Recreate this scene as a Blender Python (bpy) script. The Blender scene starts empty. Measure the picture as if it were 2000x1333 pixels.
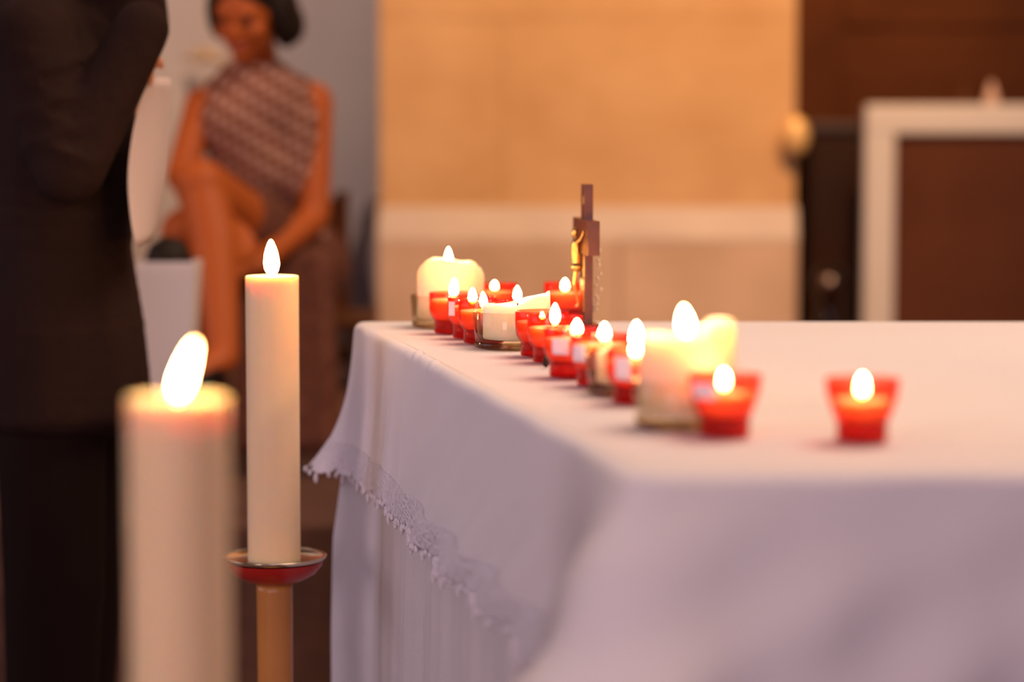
import bpy, bmesh, math, random
from mathutils import Vector, Matrix, noise
random.seed(7)
PI = math.pi
C = bpy.context.scene.collection
S = bpy.context.scene

# ------------------------------------------------------------------ camera
CAMZ, TOP = 1.255, 0.95            # lens height, altar top height
FPX = 85/36*2000
PITCH = math.atan(404.5/FPX)
cam = bpy.data.cameras.new('camera'); cam.lens = 85; cam.sensor_width = 36
cam.dof.use_dof = True; cam.dof.focus_distance = 3.40; cam.dof.aperture_fstop = 1.7
cam.clip_start = 0.05; cam.clip_end = 100
co = bpy.data.objects.new('camera', cam); C.objects.link(co)
co.location = (0, 0, CAMZ); co.rotation_euler = (PI/2-PITCH, 0, 0)
S.camera = co

# ------------------------------------------------------------------ light
S.view_settings.view_transform = 'Standard'; S.view_settings.look = 'None'
S.view_settings.gamma = 1; S.view_settings.use_curve_mapping = False
S.view_settings.exposure = 0.35
w = bpy.data.worlds.new('world'); S.world = w; w.use_nodes = True
w.node_tree.nodes['Background'].inputs[0].default_value = (0.80, 0.46, 0.34, 1)
w.node_tree.nodes['Background'].inputs[1].default_value = 0.10

def area(name, loc, tgt, size, power, col, spread=180):
    l = bpy.data.lights.new(name, 'AREA'); l.shape = 'RECTANGLE'; l.size, l.size_y = size
    l.energy = power; l.color = col; l.spread = math.radians(spread)
    o = bpy.data.objects.new(name, l); C.objects.link(o); o.location = loc
    o.rotation_euler = (Vector(tgt)-Vector(loc)).to_track_quat('-Z', 'Y').to_euler()
    return o
def spot(name, loc, tgt, power, col, angle, blend=0.8, radius=0.15):
    l = bpy.data.lights.new(name, 'SPOT'); l.energy = power; l.color = col
    l.spot_size = math.radians(angle); l.spot_blend = blend; l.shadow_soft_size = radius
    o = bpy.data.objects.new(name, l); C.objects.link(o); o.location = loc
    o.rotation_euler = (Vector(tgt)-Vector(loc)).to_track_quat('-Z', 'Y').to_euler()
    return o
# warm chandelier light above the altar, cool daylight from the nave windows behind the camera
area('nave_lamp', (1.6, 3.9, 4.6), (0.7, 3.2, 0.95), (2.6, 2.6), 150, (1.0, 0.69, 0.49))
area('nave_window', (0.3, -3.4, 2.5), (0.2, 3.0, 0.8), (2.2, 2.2), 12, (1.0, 0.75, 0.96), 75)
area('aisle_window', (-3.3, -1.8, 1.9), (-0.2, 3.1, 0.8), (1.3, 2.0), 10, (1.0, 0.76, 0.80), 70)
area('drape_fill', (-4.1, 3.7, 2.0), (-0.22, 3.8, 0.72), (3.0, 1.8), 8.5, (0.88, 0.75, 1.0), 90)  # added cool fill that lifts the cloth's left side and far corner
spot('pillar_lamp', (1.2, 5.2, 4.6), (0.45, 8.0, 1.55), 620, (1.0, 0.49, 0.16), 52)
spot('choir_lamp', (-3.9, 4.7, 2.9), (-0.75, 6.1, 1.15), 105, (1.0, 0.46, 0.14), 34)
spot('wall_fill', (-2.2, 7.0, 4.8), (-0.9, 9.0, 2.3), 420, (1.0, 0.72, 0.58), 46)  # unseen fill, added to brighten the plaster wall
spot('candle_fill', (2.0, 0.7, 2.0), (-0.38, 3.63, 0.80), 75, (1.0, 0.66, 0.30), 17)  # added narrow warm fill on the in-focus tall candle
spot('panel_lamp', (3.2, 5.0, 4.4), (1.9, 8.0, 1.1), 85, (1.0, 0.66, 0.42), 50)

# ------------------------------------------------------------------ helpers
def ray(px, py):
    dx = (px-1000)/FPX; dy = -(py-666.5)/FPX
    c, s = math.cos(PITCH), math.sin(PITCH)
    return Vector((dx, c+dy*s, -s+dy*c))
def at(px, py, Y):
    d = ray(px, py); return Vector((0, 0, CAMZ)) + d*(Y/d.y)
def on(px, py, z=TOP):
    d = ray(px, py); return Vector((0, 0, CAMZ)) + d*((z-CAMZ)/d.z)
def base_point(cx, fy, r, z=TOP):
    """centre of a round foot of radius r whose near edge meets the top at row fy"""
    p = on(cx, fy, z); d = Vector((p.x, p.y, 0)).normalized()
    return Vector((p.x, p.y, z)) + d*r

def mat(name, col, rough=0.6, metal=0.0, spec=0.5, noise_amt=0.0, scale=8.0, col2=None, bump=0.0, bscale=60.0,
        sss=0.0, srad=(0.02, 0.012, 0.006), sheen=0.0, detail=4):
    m = bpy.data.materials.new(name); m.use_nodes = True
    nt = m.node_tree; b = nt.nodes['Principled BSDF']
    b.inputs['Base Color'].default_value = (*col, 1); b.inputs['Roughness'].default_value = rough
    b.inputs['Metallic'].default_value = metal; b.inputs['Specular IOR Level'].default_value = spec
    if sheen: b.inputs['Sheen Weight'].default_value = sheen
    tc = nt.nodes.new('ShaderNodeTexCoord')
    if col2 is not None:
        n = nt.nodes.new('ShaderNodeTexNoise'); n.inputs['Scale'].default_value = scale; n.inputs['Detail'].default_value = detail
        nt.links.new(tc.outputs['Object'], n.inputs['Vector'])
        r = nt.nodes.new('ShaderNodeValToRGB'); r.color_ramp.elements[0].position = 0.35; r.color_ramp.elements[1].position = 0.65
        r.color_ramp.elements[0].color = (*col, 1); r.color_ramp.elements[1].color = (*col2, 1)
        nt.links.new(n.outputs['Fac'], r.inputs[0]); nt.links.new(r.outputs[0], b.inputs['Base Color'])
    if bump:
        n2 = nt.nodes.new('ShaderNodeTexNoise'); n2.inputs['Scale'].default_value = bscale; n2.inputs['Detail'].default_value = 3
        nt.links.new(tc.outputs['Object'], n2.inputs['Vector'])
        bp = nt.nodes.new('ShaderNodeBump'); bp.inputs['Strength'].default_value = bump; bp.inputs['Distance'].default_value = 0.01
        nt.links.new(n2.outputs['Fac'], bp.inputs['Height']); nt.links.new(bp.outputs[0], b.inputs['Normal'])
    if sss:
        b.inputs['Subsurface Weight'].default_value = sss
        b.inputs['Subsurface Radius'].default_value = srad; b.inputs['Subsurface Scale'].default_value = 1.0
    return m

def glass_mat(name, tint, translucent=0.0, tcol=(1, 0.1, 0.05), gloss=0.9, edge=None):
    m = bpy.data.materials.new(name); m.use_nodes = True; nt = m.node_tree; nt.nodes.clear()
    out = nt.nodes.new('ShaderNodeOutputMaterial')
    tr = nt.nodes.new('ShaderNodeBsdfTransparent'); tr.inputs[0].default_value = (*tint, 1)
    if edge is not None:
        lw = nt.nodes.new('ShaderNodeLayerWeight'); lw.inputs[0].default_value = 0.35
        mx = nt.nodes.new('ShaderNodeMix'); mx.data_type = 'RGBA'
        mx.inputs[6].default_value = (*tint, 1); mx.inputs[7].default_value = (*edge, 1)
        nt.links.new(lw.outputs['Facing'], mx.inputs[0]); nt.links.new(mx.outputs[2], tr.inputs[0])
    last = tr.outputs[0]
    if translucent:
        tl = nt.nodes.new('ShaderNodeBsdfTranslucent'); tl.inputs[0].default_value = (*tcol, 1)
        df = nt.nodes.new('ShaderNodeBsdfDiffuse'); df.inputs[0].default_value = (*tcol, 1)
        m0 = nt.nodes.new('ShaderNodeMixShader'); m0.inputs[0].default_value = 0.4
        nt.links.new(tl.outputs[0], m0.inputs[1]); nt.links.new(df.outputs[0], m0.inputs[2])
        m1 = nt.nodes.new('ShaderNodeMixShader'); m1.inputs[0].default_value = translucent
        nt.links.new(last, m1.inputs[1]); nt.links.new(m0.outputs[0], m1.inputs[2]); last = m1.outputs[0]
    gl = nt.nodes.new('ShaderNodeBsdfGlossy'); gl.inputs['Roughness'].default_value = 0.03
    fr = nt.nodes.new('ShaderNodeLayerWeight'); fr.inputs[0].default_value = 0.5
    pw = nt.nodes.new('ShaderNodeMath'); pw.operation = 'POWER'; pw.inputs[1].default_value = 4.0
    nt.links.new(fr.outputs['Facing'], pw.inputs[0])
    ml = nt.nodes.new('ShaderNodeMath'); ml.operation = 'MULTIPLY_ADD'; ml.inputs[1].default_value = gloss*0.7; ml.inputs[2].default_value = 0.022
    nt.links.new(pw.outputs[0], ml.inputs[0])
    m2 = nt.nodes.new('ShaderNodeMixShader'); nt.links.new(ml.outputs[0], m2.inputs[0])
    nt.links.new(last, m2.inputs[1]); nt.links.new(gl.outputs[0], m2.inputs[2])
    nt.links.new(m2.outputs[0], out.inputs[0])
    return m

def flame_mat(name, strength):
    m = bpy.data.materials.new(name); m.use_nodes = True; nt = m.node_tree; nt.nodes.clear()
    out = nt.nodes.new('ShaderNodeOutputMaterial'); em = nt.nodes.new('ShaderNodeEmission')
    tc = nt.nodes.new('ShaderNodeTexCoord'); sp = nt.nodes.new('ShaderNodeSeparateXYZ')
    nt.links.new(tc.outputs['Generated'], sp.inputs[0])
    cr = nt.nodes.new('ShaderNodeValToRGB')
    e = cr.color_ramp.elements
    e[0].position = 0.0; e[0].color = (0.10, 0.035, 0.012, 1)
    e[1].position = 0.28; e[1].color = (1, 0.65, 0.32, 1)
    x = e.new(0.10); x.color = (0.5, 0.20, 0.05, 1)
    y = e.new(0.9); y.color = (1, 0.52, 0.17, 1)
    nt.links.new(sp.outputs['Z'], cr.inputs[0]); nt.links.new(cr.outputs[0], em.inputs[0])
    em.inputs[1].default_value = strength
    nt.links.new(em.outputs[0], out.inputs[0]); return m

def link(name, bm, m, parent=None, smooth=True, loc=None, recalc=True):
    if recalc: bmesh.ops.recalc_face_normals(bm, faces=bm.faces)
    me = bpy.data.meshes.new(name); bm.to_mesh(me); bm.free()
    if smooth:
        for p in me.polygons: p.use_smooth = True
    if m: me.materials.append(m)
    o = bpy.data.objects.new(name, me); C.objects.link(o)
    if parent: o.parent = parent
    if loc is not None: o.location = loc
    return o
def thing(name, label, cat, loc=(0, 0, 0), rz=0, group=None):
    o = bpy.data.objects.new(name, None); C.objects.link(o); o.location = loc; o.rotation_euler = (0, 0, rz)
    o.empty_display_size = 0.05
    return tag(o, label, cat, group)
def tag(o, label, cat, group=None):
    o['label'] = label; o['category'] = cat
    if group: o['group'] = group
    return o
def struct(o): o['kind'] = 'structure'; return o

def lathe(prof, n=48, bm=None, hfun=None, cap=True):
    """revolve (r,z) points; r==0 points become poles. hfun(theta, i, r, z)->(r, z) may reshape"""
    bm = bm or bmesh.new(); rings = []
    for i, (r, z) in enumerate(prof):
        if r <= 1e-6: rings.append([bm.verts.new((0, 0, hfun(0, i, r, z)[1] if hfun else z))]); continue
        ring = []
        for k in range(n):
            t = 2*PI*k/n; rr, zz = hfun(t, i, r, z) if hfun else (r, z)
            ring.append(bm.verts.new((rr*math.cos(t), rr*math.sin(t), zz)))
        rings.append(ring)
    for a, b in zip(rings, rings[1:]):
        for k in range(n):
            k2 = (k+1) % n
            if len(a) == 1 and len(b) == 1: break
            if len(a) == 1: bm.faces.new((a[0], b[k], b[k2]))
            elif len(b) == 1: bm.faces.new((a[k], b[0], a[k2]))
            else: bm.faces.new((a[k], b[k], b[k2], a[k2]))
    return bm
def box(bm, lo, hi, bev=0.0):
    vs = [bm.verts.new((x, y, z)) for x in (lo[0], hi[0]) for y in (lo[1], hi[1]) for z in (lo[2], hi[2])]
    fs = [bm.faces.new([vs[i] for i in q]) for q in ((0,1,3,2), (4,6,7,5), (0,4,5,1), (2,3,7,6), (0,2,6,4), (1,5,7,3))]
    if bev:
        es = list({e for f in fs for e in f.edges})
        bmesh.ops.bevel(bm, geom=es, offset=bev, segments=2, affect='EDGES', profile=0.6)
    return bm
def bx(lo, hi, bev=0.0): return box(bmesh.new(), lo, hi, bev)
def tube(pts, r, n=8, bm=None, radii=None):
    bm = bm or bmesh.new(); pts = [Vector(p) for p in pts]; prev = None; up = Vector((0.13, 0.3, 0.94))
    for i, p in enumerate(pts):
        d = (pts[min(i+1, len(pts)-1)]-pts[max(i-1, 0)]).normalized()
        a = d.cross(up)
        if a.length < 1e-3: a = d.cross(Vector((1, 0, 0)))
        a.normalize(); b = d.cross(a); rr = radii[i] if radii else r
        ring = [bm.verts.new(p+a*rr*math.cos(2*PI*k/n)+b*rr*math.sin(2*PI*k/n)) for k in range(n)]
        if prev:
            for k in range(n): bm.faces.new((prev[k], prev[(k+1) % n], ring[(k+1) % n], ring[k]))
        else: bm.faces.new(ring[::-1])
        prev = ring
    bm.faces.new(prev); return bm
def ellipsoid(bm, c, r, rot=None, seg=20):
    M = Matrix.Translation(Vector(c)) @ (rot.to_4x4() if rot else Matrix.Identity(4)) @ Matrix.Diagonal((*r, 1))
    return bmesh.ops.create_uvsphere(bm, u_segments=seg, v_segments=seg//2+2, radius=1, matrix=M)['verts']
def capsule(bm, p0, p1, r0, r1, flat=1.0, steps=6):
    """overlapping balls from p0 to p1 plus a tapered tube, fused later by the remesher"""
    p0, p1 = Vector(p0), Vector(p1)
    ellipsoid(bm, p0, (r0,)*3, seg=14); ellipsoid(bm, p1, (r1,)*3, seg=14)
    if (p1-p0).length > 1e-4: tube([p0, p0.lerp(p1, .5), p1], 0, 14, bm, [r0, (r0+r1)/2, r1])
def fused(name, bm, m, parent, voxel=0.008, smooth=6):
    o = link(name, bm, m, parent, recalc=False)
    r = o.modifiers.new('fuse', 'REMESH'); r.mode = 'VOXEL'; r.voxel_size = voxel; r.use_smooth_shade = True
    s = o.modifiers.new('soft', 'SMOOTH'); s.factor = 0.5; s.iterations = smooth
    return o

# ------------------------------------------------------------------ materials
M = {}
M['stone'] = None
M['glass_red'] = glass_mat('red_glass', (1.0, 0.66, 0.52), 0.09, (1.0, 0.030, 0.025), 0.7, (1.0, 0.16, 0.11))
M['glass_foot'] = glass_mat('deep_red_glass', (0.86, 0.16, 0.15), 0.30, (0.85, 0.010, 0.020), 0.6, (0.7, 0.04, 0.05))
M['glass_clear'] = glass_mat('clear_glass', (0.975, 0.965, 0.93), 0, gloss=1.0, edge=(0.78, 0.72, 0.56))
M['wax_cream'] = mat('cream_wax', (0.95, 0.71, 0.50), 0.5, spec=.2, sss=1.0, srad=(0.040, 0.036, 0.025))
M['wax_white'] = mat('ivory_wax', (1.0, 0.88, 0.72), 0.5, spec=.15, sss=1.0, srad=(0.028, 0.018, 0.010))
M['wax_taper'] = mat('taper_wax', (0.88, 0.66, 0.39), 0.42, sss=1.0, srad=(0.018, 0.013, 0.007), bump=0.05, bscale=14)
M['wax_votive'] = mat('votive_wax', (1.0, 0.80, 0.66), 0.4, sss=0.9, srad=(0.02, 0.012, 0.006))
M['wick'] = mat('charred_wick', (0.03, 0.012, 0.008), 0.9)
M['flame'] = flame_mat('candle_flame', 95)
M['paper_label'] = mat('pink_white_paper', (0.92, 0.74, 0.80), 0.7)
M['brass'] = mat('brass', (0.80, 0.50, 0.16), 0.22, metal=1.0)
M['silver'] = mat('silver_rim', (0.80, 0.68, 0.52), 0.16, metal=1.0)
M['stem'] = mat('golden_brown_stem', (0.42, 0.16, 0.035), 0.35, col2=(0.55, 0.22, 0.05), scale=5)
M['red_enamel'] = mat('dark_red_enamel', (0.40, 0.012, 0.008), 0.3)

# ------------------------------------------------------------------ the place: floor, walls, platform
def stone_material():
    m = bpy.data.materials.new('sandstone'); m.use_nodes = True; nt = m.node_tree; b = nt.nodes['Principled BSDF']
    tc = nt.nodes.new('ShaderNodeTexCoord'); n = nt.nodes.new('ShaderNodeTexNoise')
    n.inputs['Scale'].default_value = 3.2; n.inputs['Detail'].default_value = 6; n.inputs['Roughness'].default_value = 0.6
    nt.links.new(tc.outputs['Object'], n.inputs['Vector'])
    r = nt.nodes.new('ShaderNodeValToRGB'); e = r.color_ramp.elements
    e[0].position = 0.3; e[0].color = (0.55, 0.33, 0.16, 1); e[1].position = 0.72; e[1].color = (0.66, 0.43, 0.23, 1)
    nt.links.new(n.outputs['Fac'], r.inputs[0]); nt.links.new(r.outputs[0], b.inputs['Base Color'])
    b.inputs['Roughness'].default_value = 0.9
    bp = nt.nodes.new('ShaderNodeBump'); bp.inputs['Strength'].default_value = 0.5; bp.inputs['Distance'].default_value = 0.01
    n2 = nt.nodes.new('ShaderNodeTexNoise'); n2.inputs['Scale'].default_value = 30
    nt.links.new(tc.outputs['Object'], n2.inputs['Vector']); nt.links.new(n2.outputs['Fac'], bp.inputs['Height'])
    nt.links.new(bp.outputs[0], b.inputs['Normal']); return m
M['stone'] = stone_material()
M['stone_low'] = mat('pale_plinth_stone', (0.50, 0.36, 0.27), 0.9, col2=(0.62, 0.46, 0.36), scale=3.0, bump=0.4, bscale=30)
M['stone_ledge'] = mat('lit_ledge_stone', (0.54, 0.47, 0.44), 0.85, col2=(0.62, 0.54, 0.50), scale=4.0, bump=0.3, bscale=30)  # paler tone carries the light caught by the sloping ledge
M['plaster'] = mat('grey_plaster', (0.37, 0.33, 0.335), 0.9, col2=(0.44, 0.40, 0.39), scale=1.2, bump=0.2, bscale=20)
M['dark_wood'] = mat('dark_brown_wood', (0.075, 0.020, 0.004), 0.6, spec=.15, col2=(0.120, 0.034, 0.007), scale=2.0)
M['black_wood'] = mat('near_black_wood', (0.030, 0.010, 0.003), 0.5, spec=.15, col2=(0.026, 0.014, 0.010), scale=3)
M['panel_brown'] = mat('plum_brown_panel', (0.075, 0.024, 0.012), 0.7, spec=.12, col2=(0.095, 0.032, 0.016), scale=2.5)
M['carpet'] = mat('dark_carpet', (0.08, 0.034, 0.022), 0.95, col2=(0.12, 0.050, 0.03), scale=14)
M['floor'] = mat('worn_stone_floor', (0.10, 0.07, 0.06), 0.7, col2=(0.14, 0.10, 0.08), scale=3)
M['white_metal'] = mat('off_white_paint', (0.58, 0.56, 0.57), 0.5)
PF = 0.40      # platform height
struct(link('floor', bx((-5, -4.5, -0.1), (6, 9.4, 0.0)), M['floor'], smooth=False))
p = link('platform', bx((-4.68, 5.25, 0.0), (5.58, 8.985, PF-0.001), 0.01), M['carpet'], smooth=False)
tag(p, 'raised dark platform step behind the altar carrying the chair and the pillar', 'platform')
struct(link('wall_back', bx((-5, 9.0, 0.0), (0.2, 9.3, 5.4)), M['plaster'], smooth=False))
struct(link('wall_right', bx((5.6, -4.5, 0.0), (5.9, 9.3, 5.4)), M['plaster'], smooth=False))
struct(link('wall_left', bx((-5, 2.6, 0.0), (-4.7, 9.0, 5.4)), M['plaster'], smooth=False))
# wood panelled wall on the right of the pillar
def panelled():
    bm = bx((0.2, 9.0, 0.0), (5.6, 9.3, 5.4))
    for k in range(5): box(bm, (1.22+k*0.95, 8.985, PF+1.25), (1.22+k*0.95+0.80, 9.005, 4.9), 0.006)
    for k in range(5): box(bm, (1.22+k*0.95, 8.985, PF+0.12), (1.22+k*0.95+0.80, 9.005, PF+1.10), 0.006)
    return bm
struct(link('wall_wood', panelled(), M['dark_wood'], smooth=False))

# stone pillar
XL = at(742, 300, 8.0).x; XR = at(1553, 300, 8.0).x
zj = at(1100, 404, 8.0).z; zl = at(1100, 470, 8.0).z
pil = thing('stone_pillar', 'broad sandstone pillar lit orange behind the altar', 'pillar', ((XL+XR)/2, 8.35, PF))
hw = (XR-XL)/2; hd = 0.35
def courses():
    bm = bmesh.new(); z = zj-PF; 
    hs = [0.62, 0.52, 0.58, 0.55, 0.6, 0.6]
    for i, h in enumerate(hs):
        cut = (-0.28, 0.34, -0.1, 0.25, -0.3, 0.2)[i]
        e = 0.0015*((i*7) % 3)
        box(bm, (-hw, -hd-e, z+0.0005), (cut-0.0005, hd, z+h-0.001), 0.002)
        box(bm, (cut+0.0005, -hd-0.001+e, z+0.0005), (hw, hd, z+h-0.001), 0.002)
        z += h
    return bm
link('shaft', courses(), M['stone'], pil, smooth=False)
lb = bmesh.new(); zl2 = zl-PF
prof = [(-hd, zj-PF), (-hd-0.012, zj-PF-0.004), (-hd-0.045, zl2+0.01), (-hd-0.045, zl2), (hd, zl2), (hd, zj-PF)]
a = [lb.verts.new((-hw-0.006, y, z)) for y, z in prof]; b_ = [lb.verts.new((hw+0.006, y, z)) for y, z in prof]
lb.faces.new(a[::-1]); lb.faces.new(b_)
for k in range(len(prof)): lb.faces.new((a[k], a[(k+1) % len(prof)], b_[(k+1) % len(prof)], b_[k]))
link('ledge', lb, M['stone_ledge'], pil, smooth=False)
pb = bx((-hw-0.006, -hd-0.045, 0.0), (0.10, hd, zl2), 0.004); box(pb, (0.104, -hd-0.043, 0.0), (hw+0.006, hd, zl2), 0.004)
link('plinth', pb, M['stone_low'], pil, smooth=False)

# brass fitting fixed at the pillar's right edge
pt = at(1562, 266, 7.93)
t = thing('brass_fitting', 'rounded brass fitting at the right edge of the stone pillar', 'wall fitting', (pt.x-0.01, 7.955, pt.z))
bm = bmesh.new(); ellipsoid(bm, (0, 0, 0), (0.044, 0.03, 0.064)); link('knob', bm, mat('satin_brass', (0.82, 0.55, 0.24), 0.5, metal=.35), t)
bm = tube([(0, -0.0, 0), (-0.02, 0.05, 0)], 0.014, 12); link('bracket', bm, M['brass'], t)

# dark cabinet, white framed panel, bottle
c0 = at(1578, 240, 8.3); c1 = at(1720, 240, 8.3)
cb = thing('cabinet', 'low near-black cabinet between the pillar and the white framed panel', 'cabinet', ((c0.x+c1.x)/2, 8.55, PF))
wd = (c1.x-c0.x)/2; hh = c0.z-PF
link('body', bx((-wd+0.006, -0.24, 0.0), (wd-0.006, 0.25, hh-0.03), 0.004), M['black_wood'], cb, smooth=False)
M['cab_top'] = mat('dark_cabinet_top', (0.045, 0.026, 0.02), 0.4)
link('top', bx((-wd, -0.26, hh-0.03), (wd, 0.25, hh), 0.004), M['cab_top'], cb, smooth=False)
dr = link('door', bx((-wd+0.02, -0.258, 0.05), (wd-0.02, -0.24, hh-0.06), 0.004), M['black_wood'], cb, smooth=False)
bm = bmesh.new(); ellipsoid(bm, (wd-0.06, -0.27, hh*0.5), (0.012,)*3, seg=12); link('handle', bm, M['brass'], dr)

f0 = at(1688, 207, 8.0); f1 = at(1747, 260, 8.0); fw = f1.x-f0.x; fh = f0.z-PF
fp = thing('framed_panel', 'large dark panel in a wide white frame at the right', 'panel', (f0.x, 8.0, PF))
L = 1.7
M['frame'] = M['white_metal']
for x0 in (0, L-fw): link('upright', bx((x0, -0.035, 0), (x0+fw, 0.035, fh), 0.012), M['frame'], fp, smooth=False)
link('top_rail', bx((fw*0.0+0.002, -0.037, fh-fw*0.92), (L-0.002, 0.037, fh+0.004), 0.012), M['frame'], fp, smooth=False)
link('panel_board', bx((fw-0.01, -0.012, 0.02), (L-fw+0.01, 0.012, fh-fw*0.8)), M['panel_brown'], fp, smooth=False)
M['pale_wax'] = mat('pale_pink_wax', (0.60, 0.42, 0.36), 0.5, sss=0.3)
for px, h, mm, lab in ((1936, 0.078, M['pale_wax'], 'small pale pointed ornament standing on the white frame'),
                       (1882, 0.064, M['panel_brown'], 'small dark pointed ornament on the white frame, left of the pale one')):
    p0 = at(px, 200, 8.0)
    o = link('pointed_ornament', lathe([(0, 0), (.024, 0), (.026, .008), (.022, .02), (.017, .04), (.010, .06), (.004, .074), (0, .078)], 24), mm)
    o.location = (p0.x, 8.0, PF+fh+0.0045); o.scale = (1, 1, h/0.078); tag(o, lab, 'ornament')
# side stand + bottle
sb = at(1620, 620, 7.5)
st = thing('side_table', 'dark narrow side table hidden low behind the altar', 'side table', (sb.x, 7.5, PF))
zt = 0.62-PF
link('tabletop', lathe([(0, zt-0.02), (.16, zt-0.02), (.165, zt-0.01), (.16, zt), (0, zt)], 32), M['black_wood'], st)
link('stem', tube([(0, 0, 0.03), (0, 0, zt-0.02)], 0.02, 12), M['black_wood'], st)
link('foot', lathe([(0, 0), (.12, 0), (.115, .015), (.03, .03), (0, .03)], 32), M['black_wood'], st)
gb = thing('glass_carafe', 'round glass carafe with a bright glint in front of the dark cabinet', 'carafe', (sb.x, 7.5, 0.62))
gt = at(1622, 552, 7.5).z-0.62
link('bowl', lathe([(0, 0), (.045, 0), (.05, .01), (.045, .03), (.032, gt-.08), (.035, gt-.045), (.05, gt-.01), (.052, gt+.01), (.04, gt+.04), (.015, gt+.052), (0, gt+.053)], 36),
     glass_mat('smoky_glass', (0.62, 0.55, 0.52), 0, gloss=1.0, edge=(0.3, 0.25, 0.22)), gb)
bm = bmesh.new(); ellipsoid(bm, (0, -0.0, gt), (.026,)*3)
link('glint_ball', bm, mat('chrome', (0.95, 0.9, 0.84), 0.12, metal=1.0), gb)  # chrome ball inside the bowl, added to make its glint

# bench with a slate cloth by the plaster wall
b0 = at(500, 600, 8.2); b1 = at(733, 600, 8.2)
bn = thing('wooden_bench', 'dark wooden bench against the grey wall left of the pillar', 'bench', (b0.x, 8.3, PF))
bl = b1.x-b0.x-0.02; bz = b0.z-PF
link('seat', bx((0, -0.28, 0.38), (bl, 0.0, 0.415), 0.004), M['black_wood'], bn, smooth=False) if bz > 0.42 else \
    link('seat', bx((0, -0.35, bz*0.5), (bl, 0.0, bz*0.5+0.03), 0.004), M['black_wood'], bn, smooth=False)
link('backrest', bx((0, 0.0, 0.06), (bl, 0.04, bz), 0.006), M['dark_wood'], bn, smooth=False)
for xx in (0.0, bl-0.05): link('leg', bx((xx, -0.28, 0), (xx+0.05, 0.0, min(0.38, bz*0.5))), M['black_wood'], bn, smooth=False)
# slate cloth on the backrest, raised to stand in for the wall's darkening
bm = bmesh.new(); g = []
cl0 = at(652, 500, 8.2).x; cl1 = at(732, 500, 8.2).x; ztop = at(700, 395, 8.2).z
for i in range(15):
    row = []
    u = i/14; x = cl0+(cl1-cl0)*u
    hgt = PF+bz+0.008 + (ztop-PF-bz)*min(1, 0.2+1.0*u)
    for j in range(22):
        v = j/21
        z = hgt-(hgt-(PF+0.12))*v; y = 8.285-0.03*math.sin(v*PI*0.9)-0.012*math.sin(u*14+v*2)
        row.append(bm.verts.new((x+0.012*math.sin(v*5+u*3), y-0.05, z)))
    g.append(row)
for i in range(14):
    for j in range(21): bm.faces.new((g[i][j], g[i+1][j], g[i+1][j+1], g[i][j+1]))
o = link('slate_coat', bm, mat('slate_cloth', (0.12, 0.085, 0.09), 0.95, col2=(0.16, 0.12, 0.125), scale=6), None, recalc=False)
s = o.modifiers.new('thick', 'SOLIDIFY'); s.thickness = 0.02; s.offset = 1
tag(o, 'dark slate coat hanging against the bench beside the pillar', 'coat')

# ------------------------------------------------------------------ altar and its cloths
BL = on(693, 629); FL = on(1243, 925)
BL.z = FL.z = TOP
BR = Vector((BL.x+3.0, BL.y+0.0, TOP)); FR = Vector((BR.x, FL.y, TOP))
M['altar'] = mat('altar_oak', (0.16, 0.08, 0.04), 0.6, col2=(0.20, 0.11, 0.06), scale=4)
al = thing('altar_table', 'long wooden altar table hidden beneath the white cloths', 'altar table', (0, 0, 0))
def quad_prism(c, z0, z1, ins):
    bm = bmesh.new(); cen = sum(c, Vector())/4
    vs = []
    for z in (z0, z1):
        vs.append([bm.verts.new((v.x+(cen.x-v.x)/abs(cen.x-v.x)*ins, v.y+(cen.y-v.y)/abs(cen.y-v.y)*ins, z)) for v in c])
    bm.faces.new(vs[0][::-1]); bm.faces.new(vs[1])
    for k in range(4): bm.faces.new((vs[0][k], vs[0][(k+1) % 4], vs[1][(k+1) % 4], vs[1][k]))
    return bm
cor = [BL, FL, FR, BR]
link('tabletop', quad_prism(cor, TOP-0.06, TOP-0.006, 0.02), M['altar'], al, smooth=False)
for c in cor:
    cen = sum(cor, Vector())/4
    x = c.x+(0.12 if c.x < cen.x else -0.12); y = c.y+(0.10 if c.y < cen.y else -0.10)
    link('leg', bx((x-0.04, y-0.04, 0), (x+0.04, y+0.04, TOP-0.06), 0.004), M['altar'], al, smooth=False)

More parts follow.
